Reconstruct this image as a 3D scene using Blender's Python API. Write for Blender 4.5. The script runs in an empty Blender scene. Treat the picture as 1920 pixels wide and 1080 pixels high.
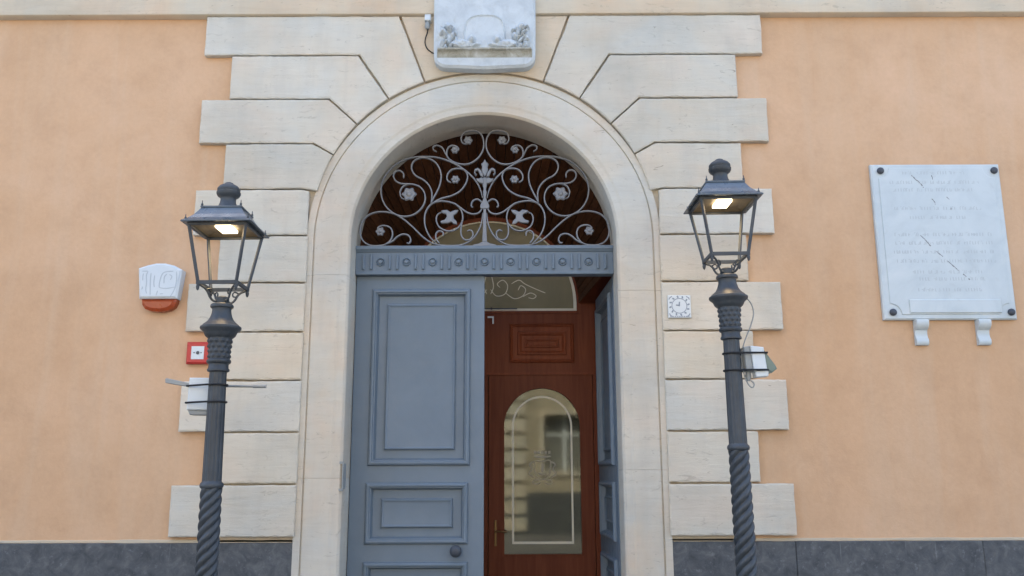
import bpy, math, random
import numpy as np
from mathutils import Vector, Matrix, noise
from mathutils.geometry import tessellate_polygon
R = math.radians
PI = math.pi
S = bpy.context.scene
C = S.collection
random.seed(7)

# ------------------------------------------------------------------ camera, sky, sun, exposure
cam_d = bpy.data.cameras.new('camera')
cam_d.sensor_width = 36.0
cam_d.lens = 1650 / 1920 * 36
cam_d.clip_start = 0.05
cam_d.clip_end = 500
cam = bpy.data.objects.new('camera', cam_d)
C.objects.link(cam)
_p, _y, _r = .20687, -.0007, -.003125
_f = Vector((math.sin(_y) * math.cos(_p), math.cos(_y) * math.cos(_p), math.sin(_p)))
_r0 = Vector((math.cos(_y), -math.sin(_y), 0))
_u0 = _r0.cross(_f)
_rr = _r0 * math.cos(_r) + _u0 * math.sin(_r)
_uu = _u0 * math.cos(_r) - _r0 * math.sin(_r)
cam.matrix_world = Matrix(((_rr.x, _uu.x, -_f.x, .2525), (_rr.y, _uu.y, -_f.y, -7.5), (_rr.z, _uu.z, -_f.z, 1.70), (0, 0, 0, 1)))
S.camera = cam

W = bpy.data.worlds.new('World')
S.world = W
W.use_nodes = True
wn = W.node_tree.nodes
wn.clear()
wo = wn.new('ShaderNodeOutputWorld')
wb = wn.new('ShaderNodeBackground')
sk = wn.new('ShaderNodeTexSky')
sk.sky_type = 'NISHITA'
sk.sun_disc = False
SUN_EL, SUN_AZ = R(54), R(-14)          # the sun stands behind the palazzo: its front is in open shade, the street and the houses across are sunlit
sk.sun_elevation = SUN_EL
sk.sun_rotation = SUN_AZ
sk.air_density = 1.0
sk.dust_density = 4.0
sk.ozone_density = 1.0
wb.inputs[1].default_value = 0.15
W.node_tree.links.new(sk.outputs[0], wb.inputs[0])
W.node_tree.links.new(wb.outputs[0], wo.inputs[0])

sl = bpy.data.lights.new('sun', 'SUN')
sl.energy = 3.2
sl.angle = R(.53)
sl.color = (1.0, .95, .88)
so = bpy.data.objects.new('sun', sl)
C.objects.link(so)
_d = Vector((math.sin(SUN_AZ) * math.cos(SUN_EL), math.cos(SUN_AZ) * math.cos(SUN_EL), math.sin(SUN_EL)))
so.rotation_euler = _d.to_track_quat('Z', 'Y').to_euler()
so.location = (-3, 12, 16)

S.view_settings.view_transform = 'Standard'
S.view_settings.look = 'None'
S.view_settings.gamma = 1
S.view_settings.use_curve_mapping = False
S.view_settings.exposure = 2.27

# ------------------------------------------------------------------ materials
MATS = {}


def lin(r, g, b):
    def f(c):
        c /= 255
        return c / 12.92 if c <= .04045 else ((c + .055) / 1.055) ** 2.4
    return (f(r), f(g), f(b), 1)


class NT:
    def __init__(s, name, rough=.8, spec=.3, metal=0.0):
        m = bpy.data.materials.new(name)
        m.use_nodes = True
        s.m = m
        s.n = m.node_tree.nodes
        s.l = m.node_tree.links
        s.b = s.n['Principled BSDF']
        s.b.inputs['Roughness'].default_value = rough
        s.b.inputs['Specular IOR Level'].default_value = spec
        s.b.inputs['Metallic'].default_value = metal
        MATS[name] = m

    def add(s, t, **k):
        n = s.n.new(t)
        for a, v in k.items():
            setattr(n, a, v)
        return n

    def pos(s, scale=(1, 1, 1), rnd=0.0):
        g = s.add('ShaderNodeNewGeometry')
        out = g.outputs['Position']
        if rnd:
            oi = s.add('ShaderNodeObjectInfo')
            mm = s.add('ShaderNodeVectorMath', operation='SCALE')
            cx = s.add('ShaderNodeCombineXYZ')
            for i in range(3):
                s.l.new(oi.outputs['Random'], cx.inputs[i])
            s.l.new(cx.outputs[0], mm.inputs[0])
            mm.inputs['Scale'].default_value = rnd
            aa = s.add('ShaderNodeVectorMath', operation='ADD')
            s.l.new(out, aa.inputs[0])
            s.l.new(mm.outputs[0], aa.inputs[1])
            out = aa.outputs[0]
        mp = s.add('ShaderNodeMapping')
        mp.inputs['Scale'].default_value = scale
        s.l.new(out, mp.inputs[0])
        return mp.outputs[0]

    def noise(s, vec, scale, detail=4, rough=.6, dist=0.0):
        n = s.add('ShaderNodeTexNoise')
        n.inputs['Scale'].default_value = scale
        n.inputs['Detail'].default_value = detail
        n.inputs['Roughness'].default_value = rough
        n.inputs['Distortion'].default_value = dist
        s.l.new(vec, n.inputs['Vector'])
        return n.outputs['Fac']

    def ramp(s, fac, stops):
        r = s.add('ShaderNodeValToRGB')
        e = r.color_ramp.elements
        while len(e) < len(stops):
            e.new(.5)
        for el, (p, c) in zip(e, stops):
            el.position = p
            el.color = c if len(c) == 4 else (*c, 1)
        s.l.new(fac, r.inputs[0])
        return r.outputs[0]

    def mix(s, fac, a, b, mode='MIX'):
        m = s.add('ShaderNodeMix', data_type='RGBA', blend_type=mode)
        for sock, v in ((m.inputs[0], fac), (m.inputs[6], a), (m.inputs[7], b)):
            if isinstance(v, (int, float)):
                sock.default_value = v
            elif isinstance(v, tuple):
                sock.default_value = v
            else:
                s.l.new(v, sock)
        return m.outputs[2]

    def bump(s, h, strength=.3, dist=.01, prev=None):
        b = s.add('ShaderNodeBump')
        b.inputs['Strength'].default_value = strength
        b.inputs['Distance'].default_value = dist
        s.l.new(h, b.inputs['Height'])
        if prev is not None:
            s.l.new(prev, b.inputs['Normal'])
        return b.outputs[0]

    def col(s, c):
        if isinstance(c, tuple):
            s.b.inputs['Base Color'].default_value = c
        else:
            s.l.new(c, s.b.inputs['Base Color'])

    def nrm(s, n):
        s.l.new(n, s.b.inputs['Normal'])

    def rgh(s, r):
        s.l.new(r, s.b.inputs['Roughness'])


def g(v):
    return (v, v, v, 1)


# lime plaster, mottled orange
t = NT('orange plaster', .9, .15)
p = t.pos()
big = t.noise(p, .55, 5, .62, .3)
mid = t.noise(p, 2.6, 5, .65, .2)
c0 = t.ramp(big, [(.3, (.535, .340, .198)), (.5, (.578, .374, .226)), (.7, (.615, .410, .262))])
c1 = t.ramp(mid, [(.34, (.92, .91, .90)), (.5, (1, 1, 1)), (.68, (1.04, 1.045, 1.06))])
cc = t.mix(.75, c0, c1, 'MULTIPLY')
streak = t.noise(t.pos((2.2, 1, .16)), 1.6, 5, .6, .5)
st = t.ramp(streak, [(.46, g(0)), (.74, g(1))])
cc = t.mix(t.mix(.30, g(0), st), cc, (.58, .455, .33, 1))
fine = t.noise(p, 26, 4, .7)
cc = t.mix(.5, cc, t.ramp(fine, [(.3, (.93, .92, .91)), (.7, (1.05, 1.05, 1.05))]), 'MULTIPLY')
t.col(cc)
t.nrm(t.bump(t.noise(p, 70, 4, .7), .25, .004, t.bump(mid, .35, .02)))


def stone(name, base, warm, warm_amt, rnd):
    t = NT(name, .82, .25)
    p = t.pos(rnd=rnd)
    n1 = t.noise(p, 1.3, 5, .62, .4)
    c = t.ramp(n1, [(.3, tuple(x * .88 for x in base)), (.52, base), (.72, tuple(min(1, x * 1.07) for x in base))])
    # travertine bedding, slightly streaky along the block
    band = t.noise(t.pos((.9, 1, 7.0), rnd), 2.4, 5, .65, .6)
    c = t.mix(.55, c, t.ramp(band, [(.3, (.90, .885, .87)), (.55, (1, 1, 1)), (.75, (1.04, 1.04, 1.04))]), 'MULTIPLY')
    # warm lichen / oxide stains
    w = t.ramp(t.noise(t.pos((1, 1, .7), rnd * 1.7 + .1), 1.15, 4, .6, .8), [(.47, g(0)), (.75, g(1))])
    c = t.mix(t.mix(warm_amt, g(0), w), c, warm)
    # grey dirt in flecks
    d = t.noise(t.pos((1.0, 1, 2.6), rnd), 6.5, 6, .74, 1.4)
    dm = t.ramp(d, [(.595, g(0)), (.66, g(1))])
    c = t.mix(t.mix(.38, g(0), dm), c, (.27, .235, .185, 1))
    # short dark scars and knocked edges
    sc = t.ramp(t.noise(t.pos((.5, 1, 2.2), rnd * 2.3 + 1), 11, 2, .5, 2.2), [(.735, g(0)), (.765, g(1))])
    c = t.mix(t.mix(.55, g(0), sc), c, (.17, .145, .11, 1))
    # faint cool and rosy clouds in the limewash
    cl = t.ramp(t.noise(t.pos((.8, 1, 1.2), rnd * .6 + .2), 1.9, 3, .55, .5), [(.32, (.93, .985, 1.05)), (.5, (1, 1, 1)), (.68, (1.05, .985, .955))])
    c = t.mix(.8, c, cl, 'MULTIPLY')
    # soft grey rain marks
    rm = t.ramp(t.noise(t.pos((3.5, 1, .35), rnd), 1.8, 5, .65, .4), [(.50, g(0)), (.78, g(1))])
    c = t.mix(t.mix(.22, g(0), rm), c, (.34, .32, .29, 1))
    oi = t.add('ShaderNodeObjectInfo')
    c = t.mix(.9 if rnd > 4 else .25, c, t.ramp(oi.outputs['Random'], [(0, (.90, .87, .82)), (.25, (.97, .98, 1.0)), (.5, (1.0, .975, .93)), (.75, (.95, .955, .96)), (1, (1.04, 1.035, 1.03))]), 'MULTIPLY')
    t.col(c)
    pit = t.ramp(t.noise(t.pos((1, 1, 2.4), rnd), 42, 4, .7, .5), [(.30, g(0)), (.42, g(1))])
    b = t.bump(pit, .30, .004)
    b = t.bump(band, .40, .010, b)
    b = t.bump(t.noise(p, 110, 3, .7), .18, .002, b)
    t.nrm(b)
    return t.m


stone('pale limestone', (.575, .540, .455), (.58, .46, .31, 1), .36, 11.0)
stone('moulding limestone', (.560, .522, .440), (.58, .44, .29, 1), .45, 0.0)
stone('warm limestone', (.56, .485, .365), (.57, .41, .25, 1), .45, 5.0)
stone('cornice limestone', (.57, .50, .385), (.58, .42, .27, 1), .5, 3.0)

# dark lava stone
t = NT('lava stone', .75, .35)
p = t.pos(rnd=7)
n1 = t.noise(p, 9.0, 6, .72, .6)
c = t.ramp(n1, [(.32, (.054, .059, .065)), (.5, (.084, .091, .098)), (.74, (.138, .144, .146))])
sp = t.ramp(t.noise(p, 22, 4, .75), [(.58, g(0)), (.72, g(1))])
c = t.mix(t.mix(.5, g(0), sp), c, (.21, .22, .24, 1))
rn = t.ramp(t.noise(t.pos((14, 1, .7), 3), 1.6, 3, .6, .4), [(.70, g(0)), (.76, g(1))])
c = t.mix(t.mix(.28, g(0), rn), c, (.30, .31, .32, 1))
t.col(c)
t.nrm(t.bump(t.noise(p, 60, 4, .7), .4, .004))

# white marble
t = NT('white marble', .5, .4)
p = t.pos()
n1 = t.noise(p, 2.5, 6, .62, 1.2)
c = t.ramp(n1, [(.3, (.455, .515, .535)), (.55, (.515, .575, .59)), (.75, (.555, .605, .615))])
d = t.ramp(t.noise(p, 9, 5, .7, .6), [(.60, g(0)), (.80, g(1))])
c = t.mix(t.mix(.35, g(0), d), c, (.38, .40, .40, 1))
t.col(c)
t.nrm(t.bump(t.noise(p, 60, 3, .6), .12, .003))

t = NT('weathered marble', .75, .3)
p = t.pos()
n1 = t.noise(p, 5, 6, .65, .8)
c = t.ramp(n1, [(.3, (.42, .46, .48)), (.55, (.52, .565, .58)), (.75, (.56, .60, .61))])
ao = t.add('ShaderNodeNewGeometry')
d = t.ramp(t.noise(p, 20, 5, .75, .6), [(.55, g(0)), (.72, g(1))])
c = t.mix(t.mix(.4, g(0), d), c, (.36, .345, .29, 1))
t.col(c)
t.nrm(t.bump(t.noise(p, 90, 3, .6), .3, .004))


t = NT('shade tinted marble', .85, .2)  # dark olive colour puts the shade under the ledge into the marble
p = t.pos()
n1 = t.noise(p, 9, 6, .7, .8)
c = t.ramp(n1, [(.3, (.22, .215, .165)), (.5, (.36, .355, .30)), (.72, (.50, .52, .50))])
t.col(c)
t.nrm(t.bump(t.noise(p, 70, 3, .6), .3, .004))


def paint(name, col, rough=.45, spec=.4, var=.08, bump=.06, metal=0.0):
    t = NT(name, rough, spec, metal)
    p = t.pos()
    n = t.noise(p, 3.5, 5, .65, .3)
    a = tuple(x * (1 - var) for x in col[:3])
    b = tuple(min(1, x * (1 + var)) for x in col[:3])
    c = t.ramp(n, [(.3, a), (.7, b)])
    sp = t.ramp(t.noise(p, 30, 4, .75), [(.66, g(0)), (.80, g(1))])
    c = t.mix(t.mix(.18, g(0), sp), c, tuple(min(1, x * 1.5 + .02) for x in col[:3]) + (1,))
    t.col(c)
    t.rgh(t.ramp(t.noise(p, 12, 4, .6), [(.3, g(max(0, rough - .08))), (.7, g(min(1, rough + .1)))]))
    if bump:
        t.nrm(t.bump(t.noise(t.pos((1, 1, .5)), 45, 3, .6), bump, .004))
    return t.m


paint('blue grey door paint', (.134, .176, .216), .46, .4, .05, .08)
paint('lamp paint', (.038, .047, .056), .50, .5, .35, .6)
paint('roof paint', (.060, .085, .110), .30, .6, .3, .15)
paint('grille paint', (.215, .222, .232), .5, .35, .08, .05)
paint('white plastic', (.58, .63, .65), .45, .4, .03, .0)
paint('red plastic', (.44, .035, .030), .4, .45, .06, .0)
paint('orange lens', (.34, .06, .014), .3, .5, .08, .0)
paint('black rubber', (.016, .017, .018), .6, .3, .1, .0)
paint('grey metal', (.26, .28, .28), .45, .5, .1, .05)
paint('dark bolt', (.045, .055, .07), .5, .5, .1, .0)
paint('steel', (.50, .51, .52), .35, .5, .06, .0, .6)
paint('mark grey', (.42, .47, .50), .6, .3, .05, .0)
paint('engraving grey', (.41, .455, .47), .7, .3, .05, .0)
paint('vein grey', (.20, .21, .215), .7, .3, .1, .0)
paint('dial grey', (.22, .26, .31), .6, .3, .05, .0)
paint('floodlight glass', (.13, .19, .17), .18, .5, .2, .0)
paint('etched and reflected white', (.78, .74, .60), .7, .3, .05, .0)
paint('etched faint', (.40, .37, .29), .7, .3, .1, .0)
paint('window dark', (.20, .205, .19), .3, .4, .2, .0)
paint('brass', (.20, .12, .05), .35, .5, .1, .0, .7)
paint('dark iron', (.05, .052, .058), .5, .4, .15, .1)
paint('ochre wall', (.40, .355, .27), .9, .1, .2, .1)
paint('shutter paint', (.12, .15, .12), .6, .3, .1, .0)
paint('hall plaster', (.30, .27, .21), .9, .1, .1, .0)


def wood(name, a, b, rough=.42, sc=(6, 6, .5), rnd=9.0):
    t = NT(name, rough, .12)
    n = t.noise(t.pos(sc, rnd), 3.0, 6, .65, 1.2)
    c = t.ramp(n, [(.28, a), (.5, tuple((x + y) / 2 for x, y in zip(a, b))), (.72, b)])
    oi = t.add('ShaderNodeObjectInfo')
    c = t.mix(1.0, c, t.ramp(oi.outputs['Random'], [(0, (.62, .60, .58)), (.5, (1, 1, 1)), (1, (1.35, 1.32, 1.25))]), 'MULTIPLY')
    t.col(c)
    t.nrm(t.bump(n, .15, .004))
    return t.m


wood('mahogany', (.125, .032, .015), (.200, .058, .027), .45, (5, 5, .4), .0)
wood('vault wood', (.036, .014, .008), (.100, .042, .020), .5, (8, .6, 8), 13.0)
wood('handrail wood', (.10, .03, .014), (.16, .05, .02))

# door glass: a tinted film that mirrors the street and lets a little of the hall through
t = NT('door glass', .05, .5)
n, l = t.n, t.l
out = n['Material Output']
gl = n.new('ShaderNodeBsdfGlossy')
gl.inputs['Color'].default_value = (.80, .80, .70, 1)
gl.inputs['Roughness'].default_value = .04
tr = n.new('ShaderNodeBsdfTransparent')
tr.inputs['Color'].default_value = (.60, .62, .54, 1)
mx = n.new('ShaderNodeMixShader')
lw = n.new('ShaderNodeLayerWeight')
lw.inputs['Blend'].default_value = .35
mr = n.new('ShaderNodeMapRange')
mr.inputs['To Min'].default_value = .022
mr.inputs['To Max'].default_value = 1
l.new(lw.outputs['Fresnel'], mr.inputs['Value'])
l.new(mr.outputs[0], mx.inputs[0])
l.new(tr.outputs[0], mx.inputs[1])
l.new(gl.outputs[0], mx.inputs[2])
bm_ = n.new('ShaderNodeBump')
bm_.inputs['Strength'].default_value = .012
bm_.inputs['Distance'].default_value = .01
l.new(t.noise(t.pos(), 2.2, 2, .5), bm_.inputs['Height'])
l.new(bm_.outputs[0], gl.inputs['Normal'])
l.new(mx.outputs[0], out.inputs[0])

t = NT('frosted glass', .3, .3)
t.col(t.ramp(t.noise(t.pos(), 1.7, 4, .55, .6), [(.3, (.14, .122, .066)), (.7, (.27, .235, .135))]))
t.nrm(t.bump(t.noise(t.pos(), 60, 2, .5), .05, .002))

t = NT('led', .5, .3)
t.b.inputs['Base Color'].default_value = (.8, .75, .6, 1)
t.b.inputs['Emission Color'].default_value = (1, .83, .55, 1)
t.b.inputs['Emission Strength'].default_value = 1.5

t = NT('lantern inside', .5, .4)
t.col(t.ramp(t.noise(t.pos(), 9, 4, .6), [(.3, (.17, .13, .075)), (.7, (.28, .21, .12))]))

t = NT('paving', .8, .3)
p = t.pos()
br = t.add('ShaderNodeTexBrick')
br.inputs['Scale'].default_value = 1.0
br.inputs['Color1'].default_value = (.13, .13, .132, 1)
br.inputs['Color2'].default_value = (.17, .168, .165, 1)
br.inputs['Mortar'].default_value = (.06, .06, .06, 1)
br.inputs['Mortar Size'].default_value = .012
br.inputs['Brick Width'].default_value = .9
br.inputs['Row Height'].default_value = .45
t.l.new(p, br.inputs['Vector'])
t.col(t.mix(.4, br.outputs['Color'], t.ramp(t.noise(p, 8, 5, .7), [(.3, g(.6)), (.7, g(1.2))]), 'MULTIPLY'))
t.nrm(t.bump(t.noise(p, 30, 4, .7), .3, .01))


# ------------------------------------------------------------------ mesh helpers
class MB:
    """Collects shapes into one mesh."""

    def __init__(s):
        s.v, s.f = [], []

    def add(s, v, f):
        o = len(s.v)
        s.v += [tuple(x) for x in v]
        s.f += [tuple(i + o for i in q) for q in f]
        return s

    def box(s, x0, x1, y0, y1, z0, z1, bev=0.0):
        if bev <= 0:
            v = [(x, y, z) for x in (x0, x1) for y in (y0, y1) for z in (z0, z1)]
            return s.add(v, [(0, 1, 3, 2), (4, 6, 7, 5), (0, 4, 5, 1), (2, 3, 7, 6), (0, 2, 6, 4), (1, 5, 7, 3)])
        return s.prism([(x0, z0), (x1, z0), (x1, z1), (x0, z1)], y0, y1, bev)

    def prism(s, poly, y0, y1, bev=0.0, jit=0.0):
        """x-z outline (counter-clockwise seen from -y) pushed from front y0 to back y1, front edge chamfered."""
        n = len(poly)
        P = [Vector((a, b)) for a, b in poly]
        N = []
        for i in range(n):
            a = (P[i] - P[i - 1]).normalized()
            b = (P[(i + 1) % n] - P[i]).normalized()
            na, nb = Vector((-a.y, a.x)), Vector((-b.y, b.x))
            m = na + nb
            m = m / max(.35, 1 + na.dot(nb))
            N.append(m)
        v = []
        if bev > 0:
            for q, m in zip(P, N):
                k = bev * (1 + (random.uniform(-.6, 1.6) * jit))
                w = q + m * k
                v.append((w.x, y0, w.y))
            for q in P:
                v.append((q.x, y0 + bev * .9, q.y))
            for q in P:
                v.append((q.x, y1, q.y))
            rings = 3
        else:
            for q in P:
                v.append((q.x, y0, q.y))
            for q in P:
                v.append((q.x, y1, q.y))
            rings = 2
        f = []
        for r in range(rings - 1):
            for i in range(n):
                j = (i + 1) % n
                f.append((r * n + i, (r + 1) * n + i, (r + 1) * n + j, r * n + j))
        tess = tessellate_polygon([[Vector((v[i][0], v[i][2], 0)) for i in range(n)]])
        for a, b, c in tess:
            A, B, D = v[a], v[b], v[c]
            if (B[0] - A[0]) * (D[2] - A[2]) - (B[2] - A[2]) * (D[0] - A[0]) < 0:
                b, c = c, b
            f.append((a, b, c))
            k = (rings - 1) * n
            f.append((k + a, k + c, k + b))
        return s.add(v, f)

    def plate(s, outer, holes, y0, y1, back=True):
        """Flat plate in x-z with holes, from front y0 to back y1."""
        loops = [outer] + holes
        flat = [p for lp in loops for p in lp]
        n = len(flat)
        v = [(a, y0, b) for a, b in flat] + [(a, y1, b) for a, b in flat]
        f = []
        for a, b, c in tessellate_polygon([[Vector((x, z, 0)) for x, z in lp] for lp in loops]):
            A, B, D = flat[a], flat[b], flat[c]
            if (B[0] - A[0]) * (D[1] - A[1]) - (B[1] - A[1]) * (D[0] - A[0]) < 0:
                b, c = c, b
            f.append((a, b, c))
            if back:
                f.append((n + a, n + c, n + b))
        o = 0
        for lp in loops:
            m = len(lp)
            for i in range(m):
                j = (i + 1) % m
                f.append((o + i, o + i + n, o + j + n, o + j))
            o += m
        return s.add(v, f)

    def rings(s, x0, x1, z0, z1, prof, ybase, cap=True):
        """Concentric rectangles: (inset, height toward the viewer) pairs; makes mouldings and raised panels."""
        v, f = [], []
        for ins, h in prof:
            y = ybase - h
            v += [(x0 + ins, y, z0 + ins), (x1 - ins, y, z0 + ins), (x1 - ins, y, z1 - ins), (x0 + ins, y, z1 - ins)]
        for r in range(len(prof) - 1):
            for i in range(4):
                j = (i + 1) % 4
                f.append((r * 4 + i, r * 4 + j, r * 4 + 4 + j, r * 4 + 4 + i))
        if cap:
            k = (len(prof) - 1) * 4
            f.append((k, k + 1, k + 2, k + 3))
        return s.add(v, f)

    def lathe(s, prof, n=28, c=(0, 0, 0), axis='z', disp=None, capt=True):
        """Profile of (radius, height) pairs turned about an axis; disp(theta, h, r) returns the radius."""
        v, f = [], []
        for r, h in prof:
            for i in range(n):
                a = 2 * PI * i / n
                q = disp(a, h, r) if disp else r
                x, y = q * math.cos(a), q * math.sin(a)
                if axis == 'z':
                    v.append((c[0] + x, c[1] + y, c[2] + h))
                else:
                    v.append((c[0] + x, c[1] - h, c[2] + y))
        for k in range(len(prof) - 1):
            for i in range(n):
                j = (i + 1) % n
                f.append((k * n + i, k * n + j, k * n + n + j, k * n + n + i))
        if capt:
            f.append(tuple(range(n - 1, -1, -1)))
            k = (len(prof) - 1) * n
            f.append(tuple(range(k, k + n)))
        return s.add(v, f)

    def tube(s, pts, r, n=8, close=False):
        pts = [Vector(p) for p in pts]
        v, f = [], []
        m = len(pts)
        up = None
        for i, p in enumerate(pts):
            if close:
                d = (pts[(i + 1) % m] - pts[i - 1]).normalized()
            else:
                d = (pts[min(i + 1, m - 1)] - pts[max(i - 1, 0)]).normalized()
            if up is None:
                up = Vector((0, 0, 1)) if abs(d.z) < .9 else Vector((1, 0, 0))
            a = d.cross(up).normalized()
            b = a.cross(d).normalized()
            up = b
            rr = r[i] if isinstance(r, (list, tuple)) else r
            for k in range(n):
                t = 2 * PI * k / n
                v.append(p + a * (rr * math.cos(t)) + b * (rr * math.sin(t)))
        for i in range(m if close else m - 1):
            for k in range(n):
                k2 = (k + 1) % n
                i2 = (i + 1) % m
                f.append((i * n + k, i * n + k2, i2 * n + k2, i2 * n + k))
        if not close:
            f.append(tuple(range(n - 1, -1, -1)))
            f.append(tuple(range((m - 1) * n, m * n)))
        return s.add(v, f)

    def ribbon(s, pts, y, w, d, taper=True):
        """Flat iron bar bent along an x-z curve; w wide in the plane, d deep."""
        P = [Vector(p) for p in pts]
        m = len(P)
        v, f = [], []
        for i, p in enumerate(P):
            t = (P[min(i + 1, m - 1)] - P[max(i - 1, 0)]).normalized()
            nn = Vector((-t.y, t.x))
            k = 1.0
            if taper:
                k = min(1, .55 + 6 * min(i, m - 1 - i) / m)
            a, b = p + nn * w * .5 * k, p - nn * w * .5 * k
            ai, bi = p + nn * w * .3 * k, p - nn * w * .3 * k
            v += [(a.x, y - d * .32, a.y), (ai.x, y - d * .5, ai.y), (bi.x, y - d * .5, bi.y), (b.x, y - d * .32, b.y), (b.x, y + d * .5, b.y), (a.x, y + d * .5, a.y)]
        for i in range(m - 1):
            for k in range(6):
                k2 = (k + 1) % 6
                f.append((i * 6 + k, i * 6 + 6 + k, i * 6 + 6 + k2, i * 6 + k2))
        f.append((0, 1, 2, 3, 4, 5))
        k = (m - 1) * 6
        f.append((k + 5, k + 4, k + 3, k + 2, k + 1, k))
        return s.add(v, f)

    def obj(s, name, mat, parent=None, smooth=None, loc=None, centre=True):
        v = s.v
        o_ = Vector((0, 0, 0))
        me = bpy.data.meshes.new(name)
        if centre and loc is None and parent is None and v:
            a = np.array(v)
            o_ = Vector(((a[:, 0].min() + a[:, 0].max()) / 2, (a[:, 1].min() + a[:, 1].max()) / 2, a[:, 2].min()))
            v = [(x - o_.x, y - o_.y, z - o_.z) for x, y, z in v]
        me.from_pydata(v, [], s.f)
        me.materials.append(MATS[mat])
        if smooth is not None:
            me.polygons.foreach_set('use_smooth', [True] * len(me.polygons))
            me.set_sharp_from_angle(angle=R(smooth))
        me.update()
        o = bpy.data.objects.new(name, me)
        C.objects.link(o)
        if parent is not None:
            o.parent = parent
        o.location = o_ if loc is None else loc
        return o


def empty(name, loc=(0, 0, 0)):
    o = bpy.data.objects.new(name, None)
    o.empty_display_size = .2
    C.objects.link(o)
    o.location = loc
    return o


def tag(o, label=None, cat=None, group=None, kind=None):
    if label:
        o['label'] = label
    if cat:
        o['category'] = cat
    if group:
        o['group'] = group
    if kind:
        o['kind'] = kind
    return o


def spline(pts, step=6, close=False):
    """Catmull-Rom through 2-D or 3-D points."""
    P = [Vector(p) for p in pts]
    m = len(P)
    out = []
    for i in range(m - 1):
        p0, p1, p2, p3 = P[max(i - 1, 0)], P[i], P[i + 1], P[min(i + 2, m - 1)]
        for k in range(step):
            t = k / step
            out.append(.5 * ((2 * p1) + (p2 - p0) * t + (2 * p0 - 5 * p1 + 4 * p2 - p3) * t * t + (3 * p1 - p0 - 3 * p2 + p3) * t ** 3))
    out.append(P[-1])
    return out


def arc(cx, cz, r, a0, a1, n):
    return [(cx + r * math.cos(R(a0 + (a1 - a0) * i / n)), cz + r * math.sin(R(a0 + (a1 - a0) * i / n))) for i in range(n + 1)]


def resample(poly, step=.05, jit=.0015, seed=0):
    """Split a stone outline into short runs and roughen it a little, so edges are not ruler-straight."""
    out = []
    n = len(poly)
    for i in range(n):
        a, b = Vector(poly[i]), Vector(poly[(i + 1) % n])
        L = (b - a).length
        k = max(1, int(L / step))
        t = (b - a).normalized()
        nn = Vector((-t.y, t.x))
        for j in range(k):
            q = a.lerp(b, j / k)
            e = 0 if j == 0 else (noise.noise(Vector((q.x * 4.3, q.y * 4.3, seed))) * jit * 1.6 + random.uniform(-1, 1) * jit * .5)
            out.append((q.x + nn.x * e, q.y + nn.y * e))
    return out


# ------------------------------------------------------------------ setting
mb = MB()
mb.box(-60, 60, -60, .45, -.3, 0)
tag(mb.obj('pavement', 'paving'), kind='structure')

SP = 3.705            # springing of the arch
RO = 1.165            # half width of the opening

# ------------------------------------------------------------------ the palazzo
house = tag(empty('palazzo', (0, 0, 0)), 'orange plastered palazzo front with white stone blocks round an arched doorway', 'building')

wall_out = [(-9, 0), (-1.50, 0), *arc(0, SP, 1.50, 180, 0, 48), (1.50, 0), (9, 0), (9, 9.2), (-9, 9.2)]
mb = MB()
mb.plate(wall_out, [], 0, .42)
mb.obj('wall', 'orange plaster', house)

# dark lava dado, slabs with open joints
for xs, x_in in (((-9, -7.2, -5.6, -4.05), -1.545), ((2.558, 4.087, 5.7, 7.3, 9), 1.545)):
    e = list(xs) + [x_in]
    e.sort()
    for a, b in zip(e[:-1], e[1:]):
        m = MB()
        m.prism(resample([(a + .0015, .0), (b - .0015, .0), (b - .0015, 1.143), (a + .0015, 1.143)], .12, .0015, a), -.032, 0, .004, .3)
        m.obj('dado_slab', 'lava stone', house)
# pale lime fillet that runs on top of the dado
for a, b in ((-9, -1.545), (1.545, 9)):
    m = MB()
    m.prism(resample([(a, 1.1435), (b, 1.1435), (b, 1.168), (a, 1.168)], .15, .003, b), -.010, 0, .003)
    m.obj('plaster_fillet', 'warm limestone', house)

# quoin stones: rows of long and short blocks, the upper ones bent into the arch
ZJ = [5.835, 5.441, 5.015, 4.588, 4.160, 3.737, 3.315, 2.885, 2.470, 2.037, 1.612, 1.186]
LONG, SHORT = 2.556, 2.297
ANG = [20.1, 33.4, 47.0, 60.0, 73.6]      # joints measured from the vertical
RIN = [1.574, 1.574, 1.568, 1.556, 1.538]
RCOR = [2.262, 2.082, 1.925, 1.770, 1.612]
GAP = .0078


def pol(r, a, sgn):
    return (sgn * r * math.sin(R(a)), SP + r * math.cos(R(a)))


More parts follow.
